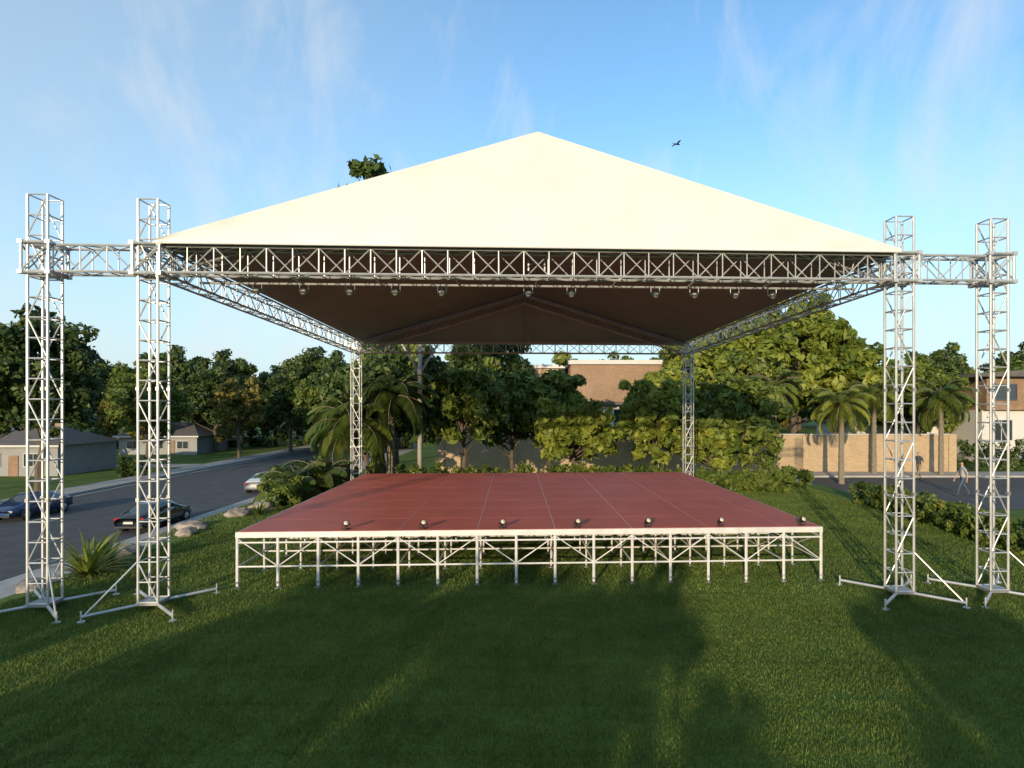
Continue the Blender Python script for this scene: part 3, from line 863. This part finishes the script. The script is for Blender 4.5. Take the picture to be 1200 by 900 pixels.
bird = empty('bird', (5.7, 25.2, 14.55), R(20))
tubes('bird_body', [((-.16, 0, 0), (-.05, 0, 0), .008, .035), ((-.05, 0, 0), (.08, 0, .005), .035, .03), ((.08, 0, .005), (.16, 0, .01), .03, .006)], M_black, bird, 10)
mesh_obj('wings', [(.05, .02, .01), (-.04, .02, .01), (-.03, .16, .07), (.06, .16, .075), (-.06, .34, .03), (-.01, .34, .035), (.05, -.02, .01), (-.04, -.02, .01), (-.03, -.16, .07), (.06, -.16, .075), (-.06, -.34, .03), (-.01, -.34, .035), (-.14, .0, 0), (-.22, .04, 0), (-.22, -.04, 0)],
         [(0, 1, 2, 3), (3, 2, 4, 5), (6, 7, 8, 9), (9, 8, 10, 11), (12, 13, 14)], M_black, bird)

# ------------------------------------------------------------------ world, sun, camera
EL = 10.5; AZ = 197.
w = bpy.data.worlds.new('World'); scene.world = w; w.use_nodes = True
nt = w.node_tree; bg = nt.nodes['Background']
sky = nt.nodes.new('ShaderNodeTexSky'); sky.sky_type = 'NISHITA'; sky.sun_disc = False
sky.sun_elevation = R(EL); sky.sun_rotation = R(AZ); sky.air_density = 1.0; sky.dust_density = .6; sky.ozone_density = 1.5
gain = nt.nodes.new('ShaderNodeVectorMath'); gain.operation = 'MULTIPLY'
gain.inputs[1].default_value = (1.45, 1.9, 2.15)
nt.links.new(sky.outputs[0], gain.inputs[0])
tc = nt.nodes.new('ShaderNodeTexCoord')
sep = nt.nodes.new('ShaderNodeSeparateXYZ'); nt.links.new(tc.outputs['Generated'], sep.inputs[0])
hz = nt.nodes.new('ShaderNodeMapRange'); hz.interpolation_type = 'SMOOTHSTEP'
hz.inputs['From Min'].default_value = -.05; hz.inputs['From Max'].default_value = .46; hz.inputs['To Min'].default_value = .95; hz.inputs['To Max'].default_value = 0.
nt.links.new(sep.outputs['Z'], hz.inputs['Value'])
hx = nt.nodes.new('ShaderNodeMapRange'); hx.interpolation_type = 'SMOOTHSTEP'
hx.inputs['From Min'].default_value = -.8; hx.inputs['From Max'].default_value = .15; hx.inputs['To Min'].default_value = .5; hx.inputs['To Max'].default_value = 0.
nt.links.new(sep.outputs['X'], hx.inputs['Value'])
mxx = nt.nodes.new('ShaderNodeMath'); mxx.operation = 'MAXIMUM'
nt.links.new(hz.outputs[0], mxx.inputs[0]); nt.links.new(hx.outputs[0], mxx.inputs[1])
mh = nt.nodes.new('ShaderNodeMix'); mh.data_type = 'RGBA'
nt.links.new(mxx.outputs[0], mh.inputs['Factor']); nt.links.new(gain.outputs[0], mh.inputs['A']); mh.inputs['B'].default_value = (4.3, 5.25, 5.8, 1)
mp = nt.nodes.new('ShaderNodeMapping'); mp.inputs['Scale'].default_value = (3.8, 1.5, 1.5); mp.inputs['Rotation'].default_value = (R(20), R(42), R(12))
nt.links.new(tc.outputs['Generated'], mp.inputs['Vector'])
n1 = nt.nodes.new('ShaderNodeTexNoise'); n1.inputs['Scale'].default_value = 1.7; n1.inputs['Detail'].default_value = 14; n1.inputs['Roughness'].default_value = .6; n1.inputs['Distortion'].default_value = .5
nt.links.new(mp.outputs[0], n1.inputs['Vector'])
rp = nt.nodes.new('ShaderNodeValToRGB'); rp.color_ramp.elements[0].position = .50; rp.color_ramp.elements[1].position = .80
rp.color_ramp.elements[0].color = (0, 0, 0, 1); rp.color_ramp.elements[1].color = (.75, .75, .75, 1)
nt.links.new(n1.outputs['Fac'], rp.inputs['Fac'])
mx = nt.nodes.new('ShaderNodeMix'); mx.data_type = 'RGBA'
nt.links.new(rp.outputs['Color'], mx.inputs['Factor']); nt.links.new(mh.outputs['Result'], mx.inputs['A'])
mx.inputs['B'].default_value = (5.4, 5.7, 5.9, 1)
nt.links.new(mx.outputs['Result'], bg.inputs['Color'])
bg.inputs['Strength'].default_value = .15

sl = bpy.data.lights.new('sun', 'SUN'); sl.energy = 5.0; sl.angle = R(.5); sl.color = (1., .80, .54)
so = bpy.data.objects.new('sun', sl); COL.objects.link(so)
az = R(AZ); sd = Vector((math.sin(az)*math.cos(R(EL)), math.cos(az)*math.cos(R(EL)), math.sin(R(EL))))
so.rotation_euler = sd.to_track_quat('Z', 'Y').to_euler(); so.location = (0, -20, 20)

cam = bpy.data.cameras.new('camera'); cam.lens = 21.0; cam.sensor_width = 36; cam.clip_end = 5000; cam.clip_start = .1
cam.shift_x = -35/1200; cam.shift_y = 26/1200
co = bpy.data.objects.new('camera', cam); COL.objects.link(co); co.location = (0, 0, 3.5); co.rotation_euler = (R(90), 0, 0)
scene.camera = co
scene.view_settings.view_transform = 'Standard'; scene.view_settings.look = 'None'; scene.view_settings.exposure = 0
